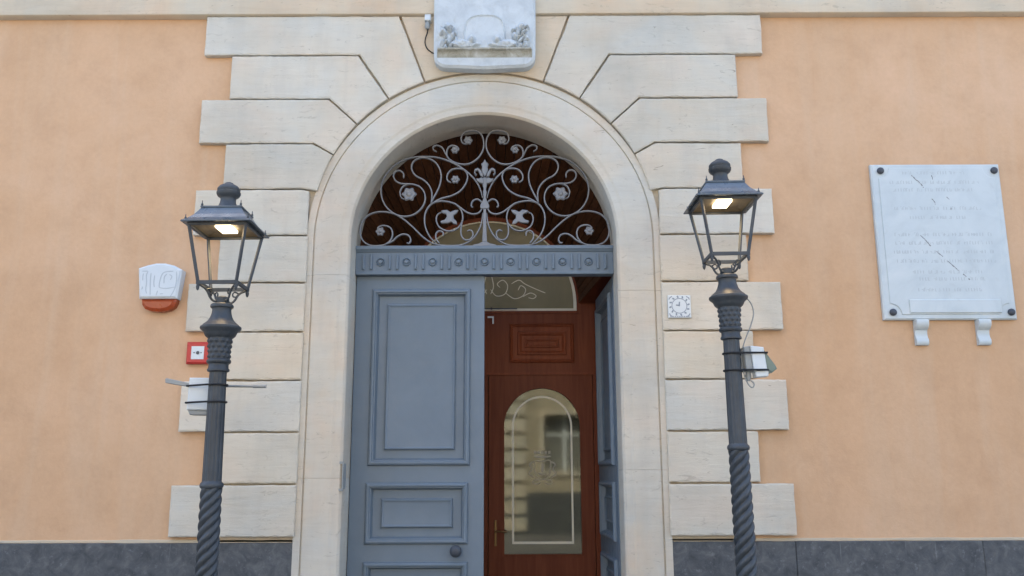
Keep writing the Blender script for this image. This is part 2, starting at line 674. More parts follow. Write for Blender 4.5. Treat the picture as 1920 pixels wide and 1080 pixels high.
for sgn in (-1, 1):
    for k in range(11):
        xo = (LONG if k % 2 == 0 else SHORT) + random.uniform(-.012, .012)
        zt, zb = ZJ[k] - GAP, ZJ[k + 1] + GAP
        if k == 0:
            zt = ZJ[0] - .004
        yf = -.064 + random.uniform(-.004, .004)
        if k < 4:
            a0, a1 = ANG[k], ANG[k + 1]
            ga = math.degrees(GAP / 1.57)
            r0, r1 = RIN[k], RIN[k + 1]
            # upper joint: radial from the extrados to its corner, then level
            if k == 0:
                tc = (sgn * (math.tan(R(a0 + ga)) * (zt - SP)), zt)
            else:
                rc = (zt - SP) / math.cos(R(a0 + ga))
                tc = (sgn * rc * math.sin(R(a0 + ga)), zt)
            rb = (zb - SP) / math.cos(R(a1 - ga))
            bc = (sgn * rb * math.sin(R(a1 - ga)), zb)
            if k == 3:
                bc = (sgn * 1.600, zb)
            nseg = 6
            inner = [pol(r0 + (r1 - r0) * i / nseg, a0 + ga + (a1 - a0 - 2 * ga) * i / nseg, sgn) for i in range(nseg + 1)]
            poly = [(sgn * xo, zb), (sgn * xo, zt), tc] + inner + [bc]
            if sgn > 0:
                pass
            else:
                poly = poly[::-1]
            poly = poly[::-1] if sgn > 0 else poly[::-1]
            # orientation check: counter-clockwise
        else:
            xi = 1.538 if k > 4 else 1.545
            if k == 4:
                poly = [(sgn * xo, zb), (sgn * xo, zt), (sgn * 1.600, zt), (sgn * 1.545, zt - .012), (sgn * xi, zb)]
            else:
                poly = [(sgn * xo, zb), (sgn * xo, zt), (sgn * xi, zt), (sgn * xi, zb)]
        ar = sum(poly[i][0] * poly[(i + 1) % len(poly)][1] - poly[(i + 1) % len(poly)][0] * poly[i][1] for i in range(len(poly)))
        if ar < 0:
            poly = poly[::-1]
        m = MB()
        m.prism(resample(poly, .032, .0034, k * 3 + sgn), yf, -.002, .0065, 1.3)
        m.obj('quoin_stone', 'pale limestone', house)
    # recessed bed behind the joints
# keystone field behind the marble arms
kp = [pol(1.574, a, 1) for a in np.linspace(-ANG[0] + .25, ANG[0] - .25, 13)]
zt = ZJ[0] - .004
kt = math.tan(R(ANG[0] - .25)) * (zt - SP)
poly = kp + [(kt, zt), (-kt, zt)]
m = MB()
m.prism(resample(poly, .05, .0015, 5), -.056, -.002, .006, .6)
tag(m.obj('keystone', 'warm limestone', house), 'broad warm toned keystone behind the marble coat of arms')
# bed that shows at the bottom of the joints
bed = [(-1.53, 1.150), (-1.53, SP)] + arc(0, SP, 1.53, 180, 0, 32) + [(1.53, SP), (1.53, 1.150), (2.24, 1.150), (2.24, 5.82), (-2.24, 5.82), (-2.24, 1.150)]
m = MB()
m.plate(bed, [], -.010, -.003, back=False)
m.obj('mortar_bed', 'warm limestone', house)

# moulded archivolt and jambs: one profile swept along jamb, arch, jamb
PROF = [(1.552, -.002), (1.552, -.040), (1.492, -.042), (1.486, -.030), (1.479, -.030), (1.474, -.052), (1.466, -.056), (1.262, -.056),
        (1.254, -.055), (1.243, -.050), (1.234, -.0485), (1.186, -.0475), (1.172, -.036), (RO, -.026), (RO, .42), (1.30, .42)]


def sweep(path, name):
    """path: (kind, value) stations; kind 'l'/'r' at height z on a jamb, 'a' at an angle on the arch."""
    v, f = [], []
    n = len(PROF)
    for kind, val in path:
        for r, y in PROF:
            if kind == 'l':
                v.append((-r, y, val))
            elif kind == 'r':
                v.append((r, y, val))
            else:
                v.append((-r * math.cos(R(val)), y, SP + r * math.sin(R(val))))
    for i in range(len(path) - 1):
        for k in range(n - 1):
            f.append((i * n + k, i * n + n + k, i * n + n + k + 1, i * n + k + 1))
    f.append(tuple(range(n)))
    f.append(tuple(range((len(path) - 1) * n + n - 1, (len(path) - 1) * n - 1, -1)))
    m = MB()
    m.add(v, f)
    return m.obj(name, 'moulding limestone', house, smooth=28)


jl = [0, 1.66, 3.385]
for a, b in zip(jl, jl[1:]):
    sweep([('l', a + .001), ('l', b - .001)], 'jamb_stone')
jr = [0, 1.72, 3.24]
for a, b in zip(jr, jr[1:]):
    sweep([('r', b - .001), ('r', a + .001)], 'jamb_stone')
sweep([('l', 3.386)] + [('a', x) for x in np.linspace(0, 180, 73)] + [('r', 3.241)], 'archivolt')

# string course above
m = MB()
v, f = [], []
pr = [(.0, 5.836), (-.060, 5.838), (-.080, 5.846), (-.084, 5.858), (-.084, 6.035), (-.10, 6.045), (-.115, 6.07), (-.115, 6.16), (-.13, 6.17), (-.15, 6.24), (-.15, 6.34), (0, 6.38)]
for x in (-9, 9):
    v += [(x, y, z) for y, z in pr]
n = len(pr)
f = [(k, k + 1, n + k + 1, n + k) for k in range(n - 1)]
m.add(v, f)
m.obj('string_course', 'cornice limestone', house, smooth=25)

# ------------------------------------------------------------------ vestibule
VR = 1.285
for s in (-1, 1):
    m = MB()
    m.box(s * VR, s * (VR + .05), .42, 1.60, 0, SP)
    m.obj('side_panelling', 'mahogany', house)
NP = 40
# boards of the splayed vault: they run from the arch back to the rim of the fanlight
BR, BZ = .955, 3.44
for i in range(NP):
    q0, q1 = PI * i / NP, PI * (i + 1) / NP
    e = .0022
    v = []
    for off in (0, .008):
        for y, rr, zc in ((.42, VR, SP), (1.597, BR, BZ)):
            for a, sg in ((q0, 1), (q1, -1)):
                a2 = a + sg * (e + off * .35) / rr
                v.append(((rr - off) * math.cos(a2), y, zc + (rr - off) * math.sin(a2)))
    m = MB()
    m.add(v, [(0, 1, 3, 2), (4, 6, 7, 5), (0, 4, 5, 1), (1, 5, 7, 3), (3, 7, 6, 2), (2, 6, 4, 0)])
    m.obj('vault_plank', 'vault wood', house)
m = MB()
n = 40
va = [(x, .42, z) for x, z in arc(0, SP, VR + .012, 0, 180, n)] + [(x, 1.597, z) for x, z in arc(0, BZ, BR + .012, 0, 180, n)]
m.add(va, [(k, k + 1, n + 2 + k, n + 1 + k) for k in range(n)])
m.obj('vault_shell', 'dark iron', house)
for s_ in (-1, 1):
    m = MB()
    m.add([(s_ * VR, .42, SP), (s_ * BR, 1.597, BZ), (s_ * VR, 1.597, BZ), (s_ * VR, .42, SP + .03), (s_ * BR, 1.597, BZ + .03), (s_ * VR, 1.597, BZ + .03)],
          [(0, 1, 2), (3, 5, 4), (0, 3, 4, 1), (1, 4, 5, 2), (2, 5, 3, 0)])
    m.obj('soffit_board', 'mahogany', house)

# inner wall of polished wood with the fanlight and the door opening
IY = 1.60
FAN = [(.925, 3.361), (.925, 3.44)] + [(.925 * math.cos(a), 3.44 + .905 * math.sin(a)) for a in np.linspace(.02, PI - .02, 34)] + [(-.925, 3.44), (-.925, 3.361)]
DOORH = [(1.078, .0), (1.078, 2.712), (-1.078, 2.712), (-1.078, .0)]
m = MB()
outer = [(-VR, .0), (-1.078, .0), (-1.078, 2.712), (1.078, 2.712), (1.078, .0), (VR, .0), (VR, SP)] + arc(0, SP, VR + .01, 0, 180, 36)[1:-1] + [(-VR, SP)]
m.plate(outer, [FAN[::-1]], IY, IY + .06)
m.obj('inner_wall', 'mahogany', house)
for s in (-1, 1):
    cxp = s * .555
    m = MB()
    m.rings(cxp - .335, cxp + .335, 2.815, 3.225, [(0, -.001), (.0, .012), (.012, .024), (.030, .012), (.036, .003), (.080, .003), (.086, .018), (.104, .022), (.120, .010), (.126, .003), (.156, .003), (.162, .014), (.178, .018), (.186, .008)], IY)
    m.obj('raised_panel', 'mahogany', house, smooth=30)
m = MB()
m.box(-VR, VR, IY - .012, IY, 2.690, 2.712)
m.box(-.96, .96, IY - .014, IY, 3.335, 3.3605)
m.obj('rail_moulding', 'mahogany', house)
fan = MB()
fan.plate(FAN, [], IY + .028, IY + .034)
fan = fan.obj('fanlight_glass', 'frosted glass', house)
m = MB()
m.plate([(x * 1.0, z) for x, z in FAN], [[(x * .965, 3.361 + .03 + (z - 3.361) * .955) for x, z in FAN][::-1]], IY + .010, IY + .027)
m.obj('fanlight_bead', 'etched and reflected white', fan)
# grille reflection drawn as pale scrolls on the fanlight pane (beside the middle)
refl = MB()
for s in (-1, 1):
    for pts in ([(.02, 3.60), (.08, 3.53), (.17, 3.55), (.20, 3.64), (.15, 3.70), (.09, 3.66), (.12, 3.62)], [(.18, 3.56), (.27, 3.50), (.36, 3.53), (.39, 3.60), (.34, 3.64), (.31, 3.59)], [(.36, 3.52), (.44, 3.56), (.50, 3.53), (.47, 3.50), (.42, 3.51)],
                [(.24, 3.66), (.32, 3.70), (.38, 3.66), (.46, 3.62), (.55, 3.58), (.60, 3.56)], [(.02, 3.55), (.05, 3.63), (.03, 3.75), (.02, 3.85)]):
        refl.ribbon(spline([(s * x, z) for x, z in pts], 5), IY + .0245, .009, .003)
refl.obj('reflected_scroll', 'etched and reflected white', fan)


def inner_leaf(s):
    """One wood leaf with its arched pane."""
    x0, x1 = (.004, 1.072)
    gx0, gx1, gz0, gsp = .162, .936, .905, 2.165
    r = (gx1 - gx0) / 2
    cxg = (gx0 + gx1) / 2
    hole = [(gx0, gz0), (gx1, gz0)] + [(cxg + r * math.cos(a), gsp + r * math.sin(a)) for a in np.linspace(0, PI, 26)]
    S_ = lambda P: [(s * x, z) for x, z in P]
    m = MB()
    m.plate(S_([(x0, .012), (x1, .012), (x1, 2.690), (x0, 2.690)]), [S_(hole)[::-1]], IY + .004, IY + .05)
    leaf = m.obj('inner_door', 'mahogany', house)
    # bead round the pane
    h2 = [(cxg + (x - cxg) * 1.055, gz0 - .02 + (z - gz0) * 1.024) for x, z in hole]
    m = MB()
    m.plate(S_(h2), [S_(hole)[::-1]], IY - .008, IY + .004)
    m.obj('glazing_bead', 'mahogany', leaf)
    m = MB()
    m.plate(S_(hole), [], IY + .028, IY + .034)
    m.obj('pane', 'door glass', leaf)
    # white etched double line following the arch
    def ins(d):
        rr = r - d
        return [(gx0 + d, gz0 + d * 1.25), (gx1 - d, gz0 + d * 1.25)] + [(cxg + rr * math.cos(a), gsp + rr * math.sin(a)) for a in np.linspace(0, PI, 26)]
    m = MB()
    m.plate(S_(ins(.078)), [S_(ins(.097))[::-1]], IY + .0235, IY + .0265)
    m.obj('etched_border', 'etched and reflected white', leaf)
    # etched town crest: crown, shield, ribbons
    m = MB()
    cx_, cz_ = cxg, 1.735
    E = lambda pts, w=.011, st=5: m.ribbon(spline([(s * (cx_ + a), cz_ + b) for a, b in pts], st), IY + .0245, w, .003)
    for k in range(5):
        a = -.072 + .036 * k
        m.box(s * (cx_ + a) - .012, s * (cx_ + a) + .012, IY + .0235, IY + .0265, cz_ + .150, cz_ + .182)
    E([(-.085, .128), (0, .120), (.085, .128)], .018)
    E([(-.078, .085), (-.080, .0), (-.060, -.07), (0, -.105), (.060, -.07), (.080, .0), (.078, .085), (0, .078), (-.078, .085)])
    E([(0, .06), (0, -.035)], .026)
    E([(-.045, -.04), (0, -.055), (.045, -.04)], .014)
    for q in (-1, 1):
        E([(q * .085, .075), (q * .13, .045), (q * .105, .0), (q * .135, -.045), (q * .09, -.085)], .016)
        E([(q * .03, -.12), (q * .075, -.105), (q * .10, -.135), (q * .055, -.15), (q * .02, -.13)], .010)
    m.obj('etched_crest', 'etched faint', leaf)
    # lever handle on its plate
    m = MB()
    m.box(s * .062, s * .088, IY - .012, IY + .004, .985, 1.235, .004) if s > 0 else m.box(-.088, -.062, IY - .012, IY + .004, .985, 1.235, .004)
    m.tube([(s * .075, IY - .012, 1.13), (s * .075, IY - .05, 1.13), (s * .10, IY - .058, 1.13), (s * .19, IY - .055, 1.125)], .009)
    m.obj('handle', 'brass', leaf, smooth=40)
    return leaf


leafR = inner_leaf(1)
leafL = inner_leaf(-1)
# closer bracket and stay rod above the leaf
m = MB()
m.box(-.01, .055, IY - .030, IY - .014, 3.285, 3.302)
m.box(.040, .055, IY - .030, IY - .014, 3.225, 3.2848)
m.obj('closer_bracket', 'steel', house)
m = MB()
m.tube([(-.05, IY - .02, 3.385), (.30, IY - .02, 3.385)], .006)
m.tube([(.03, IY - .02, 3.375), (.03, IY - .02, 3.397)], .010)
m.obj('stay_rod', 'dark iron', house)

# the hall behind the panes
m = MB()
m.box(-2.6, 2.6, 6.0, 6.1, 0, 5.2)
m.box(-2.7, -2.6, 1.67, 6.1, 0, 5.2)
m.box(2.6, 2.7, 1.67, 6.1, 0, 5.2)
m.box(-2.7, 2.7, 1.67, 6.1, 5.2, 5.3)
m.obj('hall_wall', 'hall plaster', house)
m = MB()
m.box(-2.7, 2.7, .452, 6.1, -.3, -.001)
m.obj('hall_floor', 'paving', house)
m = MB()
m.plate([(-2.7, 0), (-VR - .01, 0), (-VR - .01, SP)] + arc(0, SP, VR + .015, 180, 0, 36)[1:-1] + [(VR + .01, SP), (VR + .01, 0), (2.7, 0), (2.7, 5.3), (-2.7, 5.3)], [], IY + .002, IY + .07)
m.obj('hall_front', 'hall plaster', house)

# ------------------------------------------------------------------ transom beam with rosettes
m = MB()
m.box(-RO + .002, RO - .002, .225, .330, 3.447, 3.706)
beam = m.obj('transom_beam', 'blue grey door paint', house)
m = MB()
v, f = [], []
pr = [(.225, 3.654), (.214, 3.658), (.207, 3.672), (.196, 3.680), (.196, 3.700), (.200, 3.7065), (.225, 3.7065)]
for x in (-RO + .003, RO - .003):
    v += [(x, y, z) for y, z in pr]
n = len(pr)
m.add(v, [(k, k + n, k + n + 1, k + 1) for k in range(n - 1)] + [tuple(range(n)), tuple(range(2 * n - 1, n - 1, -1))])
m.obj('top_moulding', 'blue grey door paint', beam, smooth=30)
m = MB()
m.box(-RO + .003, RO - .003, .216, .225, 3.4475, 3.474, .003)
m.obj('bottom_moulding', 'blue grey door paint', beam)
for i in range(9):
    x = -.938 + .2345 * i
    m = MB()
    m.lathe([(.026, 0), (.028, .008), (.033, .013), (.038, .008), (.040, 0)], 22, (x, .225, 3.563), 'y', capt=False)
    m.lathe([(.019, 0), (.017, .014), (.008, .018)], 16, (x, .225, 3.563), 'y')
    m.box(x - .018, x + .018, .208, .212, 3.560, 3.566)
    m.obj('rosette', 'blue grey door paint', beam, smooth=40)
ds = None
for i in range(10):
    x = -.938 + .2345 * (i - .5)
    for d in (-.034, .034):
        if ds is None:
            m = MB()
            m.prism([(-.0105, -.068), (.0105, -.068), (.0105, .068), (-.0105, .068)], -.021, 0, .005)
            ds = m.obj('raised_bar', 'blue grey door paint', beam)
            o = ds
        else:
            o = ds.copy()
            C.objects.link(o)
            o.parent = beam
        o.location = (x + d, .225, 3.562)

# ------------------------------------------------------------------ wrought iron fanlight grille
CUR = {
'A': [(-.021, 4.168), (-.038, 4.239), (-.073, 4.316), (-.124, 4.382), (-.193, 4.442), (-.273, 4.496), (-.365, 4.538), (-.457, 4.563), (-.548, 4.569), (-.651, 4.564), (-.742, 4.540), (-.821, 4.498), (-.887, 4.432), (-.931, 4.361), (-.954, 4.277), (-.949, 4.194), (-.925, 4.124), (-.878, 4.059), (-.809, 4.011), (-.730, 3.994), (-.651, 4.011), (-.585, 4.064), (-.550, 4.134), (-.551, 4.205), (-.583, 4.264), (-.634, 4.294), (-.697, 4.303), (-.753, 4.280), (-.778, 4.229), (-.768, 4.176), (-.739, 4.158)],
'B': [(-.660, 4.300), (-.700, 4.303), (-.771, 4.307), (-.822, 4.336), (-.843, 4.384), (-.825, 4.424), (-.785, 4.432), (-.752, 4.405), (-.749, 4.360)],
'C': [(-.416, 3.723), (-.489, 3.748), (-.569, 3.807), (-.649, 3.888), (-.729, 3.959), (-.809, 4.011), (-.888, 4.035), (-.967, 4.039), (-1.046, 4.018), (-1.101, 3.972), (-1.130, 3.902), (-1.130, 3.820), (-1.096, 3.756), (-1.037, 3.723), (-.970, 3.719), (-.903, 3.730), (-.854, 3.773), (-.838, 3.831), (-.856, 3.883), (-.902, 3.907), (-.952, 3.904), (-.980, 3.881)],
'D': [(-.900, 3.730), (-.837, 3.761), (-.793, 3.802), (-.743, 3.825), (-.692, 3.813), (-.671, 3.772), (-.685, 3.740), (-.707, 3.743)],
'E': [(-.427, 3.727), (-.501, 3.806), (-.542, 3.900), (-.549, 3.993), (-.528, 4.063), (-.484, 4.116), (-.416, 4.139), (-.337, 4.133), (-.269, 4.109), (-.218, 4.056), (-.200, 3.980), (-.217, 3.922), (-.256, 3.875), (-.311, 3.855), (-.368, 3.864), (-.419, 3.899), (-.442, 3.958), (-.431, 4.010), (-.387, 4.037)],
'F': [(-.300, 4.122), (-.269, 4.109), (-.207, 4.062), (-.167, 4.033), (-.110, 4.013), (-.054, 4.026), (-.024, 4.067)],
'F2': [(-.018, 4.118), (-.064, 4.154), (-.109, 4.138), (-.124, 4.095), (-.109, 4.077)],
'G': [(-.202, 3.967), (-.216, 3.875), (-.212, 3.817), (-.187, 3.776), (-.143, 3.770), (-.111, 3.799), (-.109, 3.840), (-.132, 3.861), (-.160, 3.852)],
'H': [(-.018, 4.026), (-.026, 3.944), (-.053, 3.863), (-.109, 3.782), (-.187, 3.733), (-.265, 3.719), (-.355, 3.719), (-.427, 3.726)],
'I': [(-.409, 3.737), (-.439, 3.777), (-.443, 3.824), (-.418, 3.853), (-.381, 3.843), (-.376, 3.808)],
'J': [(-.478, 4.122), (-.405, 4.163), (-.304, 4.192), (-.225, 4.239), (-.175, 4.310), (-.160, 4.382), (-.187, 4.436), (-.244, 4.454), (-.307, 4.442), (-.346, 4.394), (-.345, 4.341), (-.311, 4.317)],
'K': [(-.493, 4.110), (-.485, 4.181), (-.491, 4.240), (-.521, 4.300), (-.573, 4.347), (-.630, 4.378), (-.665, 4.419), (-.678, 4.473), (-.656, 4.527), (-.594, 4.557), (-.525, 4.551), (-.462, 4.515), (-.421, 4.455), (-.403, 4.383), (-.413, 4.299), (-.440, 4.228), (-.473, 4.163), (-.495, 4.108)],
'L': [(-.448, 4.617), (-.478, 4.635), (-.479, 4.666), (-.441, 4.678), (-.395, 4.653), (-.366, 4.599), (-.331, 4.544), (-.273, 4.508), (-.205, 4.492), (-.136, 4.502), (-.068, 4.549), (-.028, 4.610), (-.011, 4.670), (-.017, 4.743), (-.041, 4.792), (-.081, 4.819), (-.138, 4.822), (-.196, 4.804), (-.221, 4.756), (-.212, 4.707), (-.178, 4.689)],
'M': [(-.348, 4.562), (-.354, 4.599), (-.346, 4.647), (-.309, 4.675), (-.258, 4.662), (-.242, 4.628)],
}
GY = .235
m = MB()
# stem, collar, foot and leaf finial
m.prism([(-.022, 3.745), (.022, 3.745), (.017, 3.85), (.012, 4.06), (-.012, 4.06), (-.017, 3.85)], GY - .02, GY + .012, .004)
m.prism([(-.115, 3.709), (.115, 3.709), (.10, 3.722), (.05, 3.733), (.03, 3.7448), (-.03, 3.7448), (-.05, 3.733), (-.10, 3.722)], GY - .02, GY + .012, .003)
m.prism([(-.034, 4.0602), (.034, 4.0602), (.042, 4.085), (.036, 4.105), (.022, 4.125), (.013, 4.16), (-.013, 4.16), (-.022, 4.125), (-.036, 4.105), (-.042, 4.085)], GY - .026, GY + .014, .004)
m.prism([(-.010, 4.1602), (.010, 4.1602), (.017, 4.22), (.010, 4.25), (.020, 4.29), (.014, 4.36), (-.014, 4.36), (-.020, 4.29), (-.010, 4.25), (-.017, 4.22)], GY - .022, GY + .012, .004)
grille = m.obj('fanlight_grille', 'grille paint', house)
m = MB()
leafs = [
    [(0, 4.365), (.018, 4.395), (.030, 4.43), (.024, 4.465), (.034, 4.49), (.014, 4.505), (0, 4.535), (-.014, 4.505), (-.034, 4.49), (-.024, 4.465), (-.030, 4.43), (-.018, 4.395)],
    [(.012, 4.362), (.040, 4.372), (.050, 4.400), (.062, 4.428), (.086, 4.420), (.088, 4.400), (.074, 4.392), (.083, 4.375), (.100, 4.402), (.094, 4.438), (.066, 4.452), (.040, 4.432), (.022, 4.396)],
    [(.014, 4.298), (.042, 4.306), (.070, 4.322), (.080, 4.350), (.056, 4.346), (.034, 4.358), (.012, 4.350)],
]
for lf in leafs:
    m.prism(lf, GY - .030, GY + .008, .005)
    if lf[0][0] > .005:
        m.prism([(-x, z) for x, z in lf][::-1], GY - .030, GY + .008, .005)
m.obj('leaf_finial', 'grille paint', grille)
for s in (-1, 1):
    for k, pts in CUR.items():
        sp_ = spline([(-s * x, z) for x, z in pts], 5)
        m = MB()
        dy = {'A': 0, 'C': .003, 'E': .002, 'K': -.003, 'J': .004, 'L': -.002, 'H': .005}.get(k, -.004)
        m.ribbon(sp_, GY + dy, .0132, .026)
        m.obj('scroll', 'grille paint', grille, smooth=35)
    for (x, z, r) in ((-.695, 4.205, .062), (-.951, 3.852, .040), (-.272, 4.346, .038), (-.158, 4.727, .040), (-.280, 4.632, .034)):
        m = MB()
        x = -s * x

        def pet(a, h, q):
            return q * (1 + .13 * math.cos(6 * a) * (1 if q > r * .4 else 0))
        m.lathe([(r * .55, -.016), (r * .96, -.008), (r, .004), (r * .80, .016), (r * .52, .012), (r * .40, .012), (r * .30, .024), (r * .12, .028)], 36, (x, GY, z), 'y', pet)
        m.obj('flower', 'grille paint', grille, smooth=50)
    m = MB()
    X = lambda a: -s * a
    lf = [(-.395, 4.045), (-.345, 4.052), (-.315, 4.030), (-.275, 4.048), (-.240, 4.050), (-.255, 4.022), (-.285, 4.000), (-.283, 3.968), (-.258, 3.945), (-.250, 3.915), (-.280, 3.918), (-.305, 3.940), (-.335, 3.928), (-.395, 3.925), (-.405, 3.945), (-.365, 3.958), (-.345, 3.985), (-.352, 4.012), (-.385, 4.022)]
    lf = [(X(a), b) for a, b in lf]
    ar = sum(lf[i][0] * lf[(i + 1) % len(lf)][1] - lf[(i + 1) % len(lf)][0] * lf[i][1] for i in range(len(lf)))
    m.prism(lf if ar > 0 else lf[::-1], GY - .022, GY + .010, .005)
    m.obj('iron_leaf', 'grille paint', grille)
m = MB()
m.box(-RO + .003, RO - .003, GY - .014, GY + .014, 3.7072, 3.7155)
m.obj('base_bar', 'grille paint', grille)

# ------------------------------------------------------------------ the blue grey double door
PANELS = [(-.996, -.138, 1.777, 3.310), (-1.006, -.150, 1.120, 1.605), (-1.010, -.152, .15, .948)]
MOULD = [(-.014, -.001), (-.014, .006), (-.006, .024), (.006, .030), (.018, .026), (.024, .012), (.032, .010), (.037, -.014), (.046, -.032)]
FIELD = [(.047, -.032), (.096, -.036), (.118, -.032), (.124, -.012), (.132, -.006), (.138, -.008), (.146, -.018), (.158, -.021)]


def big_leaf(name):
    """Left leaf as built; y = 0 is its street face, x from hinge edge to meeting edge."""
    x0, x1, z0, z1 = -1.158, -.002, .02, 3.443
    m = MB()
    m.plate([(x0, z0), (x1, z0), (x1, z1), (x0, z1)], [[(a, c), (a, d), (b, d), (b, c)] for a, b, c, d in PANELS], 0, .070)
    leaf = m.obj(name, 'blue grey door paint', house)
    for a, b, c, d in PANELS:
        m = MB()
        m.rings(a, b, c, d, MOULD, 0, cap=False)
        m.obj('moulding', 'blue grey door paint', leaf, smooth=35)
        m = MB()
        m.rings(a, b, c, d, FIELD, 0, cap=True)
        m.box(a, b, .046, .066, c, d)
        m.obj('panel', 'blue grey door paint', leaf, smooth=35)
    return leaf


lf1 = big_leaf('door_leaf')
lf1.location = (0, .282, 0)
m = MB()
m.lathe([(.044, 0), (.046, .006), (.030, .010), (.020, .020), (.022, .030), (.038, .040), (.050, .056), (.050, .066), (.040, .080), (.018, .087), (.001, .088)], 28, (-.236, 0, 1.052), 'y')
m.obj('knob', 'dark bolt', lf1, smooth=50)
lf2 = big_leaf('door_leaf')
lf2['label'] = 'door leaf swung open into the vestibule'
lf2.scale = (1, 1, 1)
# the right leaf mirrors the left one: flip its meshes, then swing it inward on its hinge
for o in [lf2] + list(lf2.children):
    me = o.data
    for vv in me.vertices:
        vv.co.x = -vv.co.x - 1.158
    me.flip_normals()
lf2.location = (1.158, .300, 0)
lf2.rotation_euler = (0, 0, R(-87.6))
# strike plate on the left jamb
m = MB()
m.box(-1.1645, -1.152, -.032, .050, 1.57, 1.78)
m.box(-1.190, -1.1652, -.052, -.0435, 1.555, 1.575)
m.box(-1.190, -1.1652, -.052, -.0435, 1.775, 1.795)
m.box(-1.1650, -1.156, -.056, -.033, 1.555, 1.795)
m.obj('strike_plate', 'grey metal', house)

# ------------------------------------------------------------------ marble coat of arms over the arch
arms = MB()
bx0, bx1, bz = -.452, .465, 5.262
ol = [(bx0 + .11, bz + .012), (bx0 + .30, bz + .004), (.0, bz - .004), (bx1 - .30, bz + .004), (bx1 - .11, bz + .012)] + [(bx1 - .11 + .11 * math.cos(a), bz + .125 + .113 * math.sin(a)) for a in np.linspace(-PI / 2 + .15, 0, 7)] + [(bx1 + .004, 5.6), (bx1 + .008, 6.75), (bx0 - .008, 6.75), (bx0 - .004, 5.6)] + [(bx0 + .11 - .11 * math.cos(a), bz + .125 + .113 * math.sin(a)) for a in np.linspace(0, -PI / 2 + .15, 7)]
arms.prism(ol, -.165, -.058, .022)
arms = arms.obj('coat_of_arms', 'weathered marble')
tag(arms, 'white marble coat of arms tablet with worn relief set over the arch', 'coat of arms')


def under(name, mb_, mat, par, smooth=None):
    """Link a part whose vertices are in world coordinates under a thing that has its own origin."""
    o = mb_.obj(name, mat, par, smooth=smooth)
    o.location = (-par.location[0], -par.location[1], -par.location[2])
    return o


# carved relief as a height field over the tablet
nx, nz = 120, 150
X0, X1, Z0, Z1 = bx0 + .035, bx1 - .035, 5.428, 6.55
xs = np.linspace(X0, X1, nx)
zs = np.linspace(Z0, Z1, nz)
XX, ZZ = np.meshgrid(xs, zs)
H = np.zeros_like(XX)
cxm = (bx0 + bx1) / 2


def bump2(x, z, rx, rz, h, rot=0.0):
    global H
    a, b = XX - x, ZZ - z
    c, s = math.cos(rot), math.sin(rot)
    u, v = (a * c + b * s) / rx, (-a * s + b * c) / rz
    d = u * u + v * v
    H = np.maximum(H, h * np.sqrt(np.clip(1 - d, 0, 1)))


# oval shield with a rim
d = ((XX - cxm) / .185) ** 2 + ((ZZ - 5.52) / .255) ** 2
d4 = (np.abs((XX - cxm) / .185) ** 3.4 + np.abs((ZZ - 5.53) / .245) ** 3.4)
H = np.maximum(H, np.where(d4 < 1, .016, 0))
H = np.maximum(H, np.where((d4 < 1) & (d4 > .84), .026, 0))
for sg in (-1, 1):
    # bushy supporter at the side: clumps of carved feathers
    rs = random.Random(3 + sg)
    for k in range(44):
        bump2(cxm + sg * (.330 + rs.uniform(-.072, .062)), 5.555 + rs.uniform(-.115, .10), rs.uniform(.009, .022), rs.uniform(.014, .042), rs.uniform(.030, .078), rs.uniform(-.8, .8))
    bump2(cxm + sg * .335, 5.66, .032, .034, .06)
    # reclining beast at the foot
    bump2(cxm + sg * .20, 5.487, .105, .040, .062, sg * .10)
    bump2(cxm + sg * .115, 5.525, .036, .042, .080)
    bump2(cxm + sg * .085, 5.470, .055, .020, .056, sg * -.3)
    bump2(cxm + sg * .25, 5.468, .055, .022, .058, sg * .4)
    bump2(cxm + sg * .17, 5.455, .06, .018, .054, sg * -.2)
bump2(cxm, 5.49, .05, .10, .022)
for k in range(nz):
    for i in range(nx):
        if H[k, i] > .027:
            H[k, i] += .010 * noise.noise(Vector((XX[k, i] * 62, ZZ[k, i] * 62, 1.7)))
H += .001
H[0, :] = 0
v = [(XX[k, i], -.166 - H[k, i], ZZ[k, i]) for k in range(nz) for i in range(nx)]
f = [(k * nx + i, k * nx + i + 1, (k + 1) * nx + i + 1, (k + 1) * nx + i) for k in range(nz - 1) for i in range(nx - 1)]
m = MB()
m.add(v, f)
under('relief', m, 'weathered marble', arms, smooth=60)
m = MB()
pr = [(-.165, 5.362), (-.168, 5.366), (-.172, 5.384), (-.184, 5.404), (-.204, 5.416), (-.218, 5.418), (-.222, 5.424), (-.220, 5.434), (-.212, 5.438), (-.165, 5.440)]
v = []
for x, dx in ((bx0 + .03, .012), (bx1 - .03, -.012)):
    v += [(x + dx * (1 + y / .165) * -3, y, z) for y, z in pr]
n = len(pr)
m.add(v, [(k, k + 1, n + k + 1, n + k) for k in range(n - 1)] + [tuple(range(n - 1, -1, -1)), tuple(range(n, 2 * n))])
under('ledge', m, 'shade tinted marble', arms, smooth=40)  # shade of the hollow underside is painted in its colour

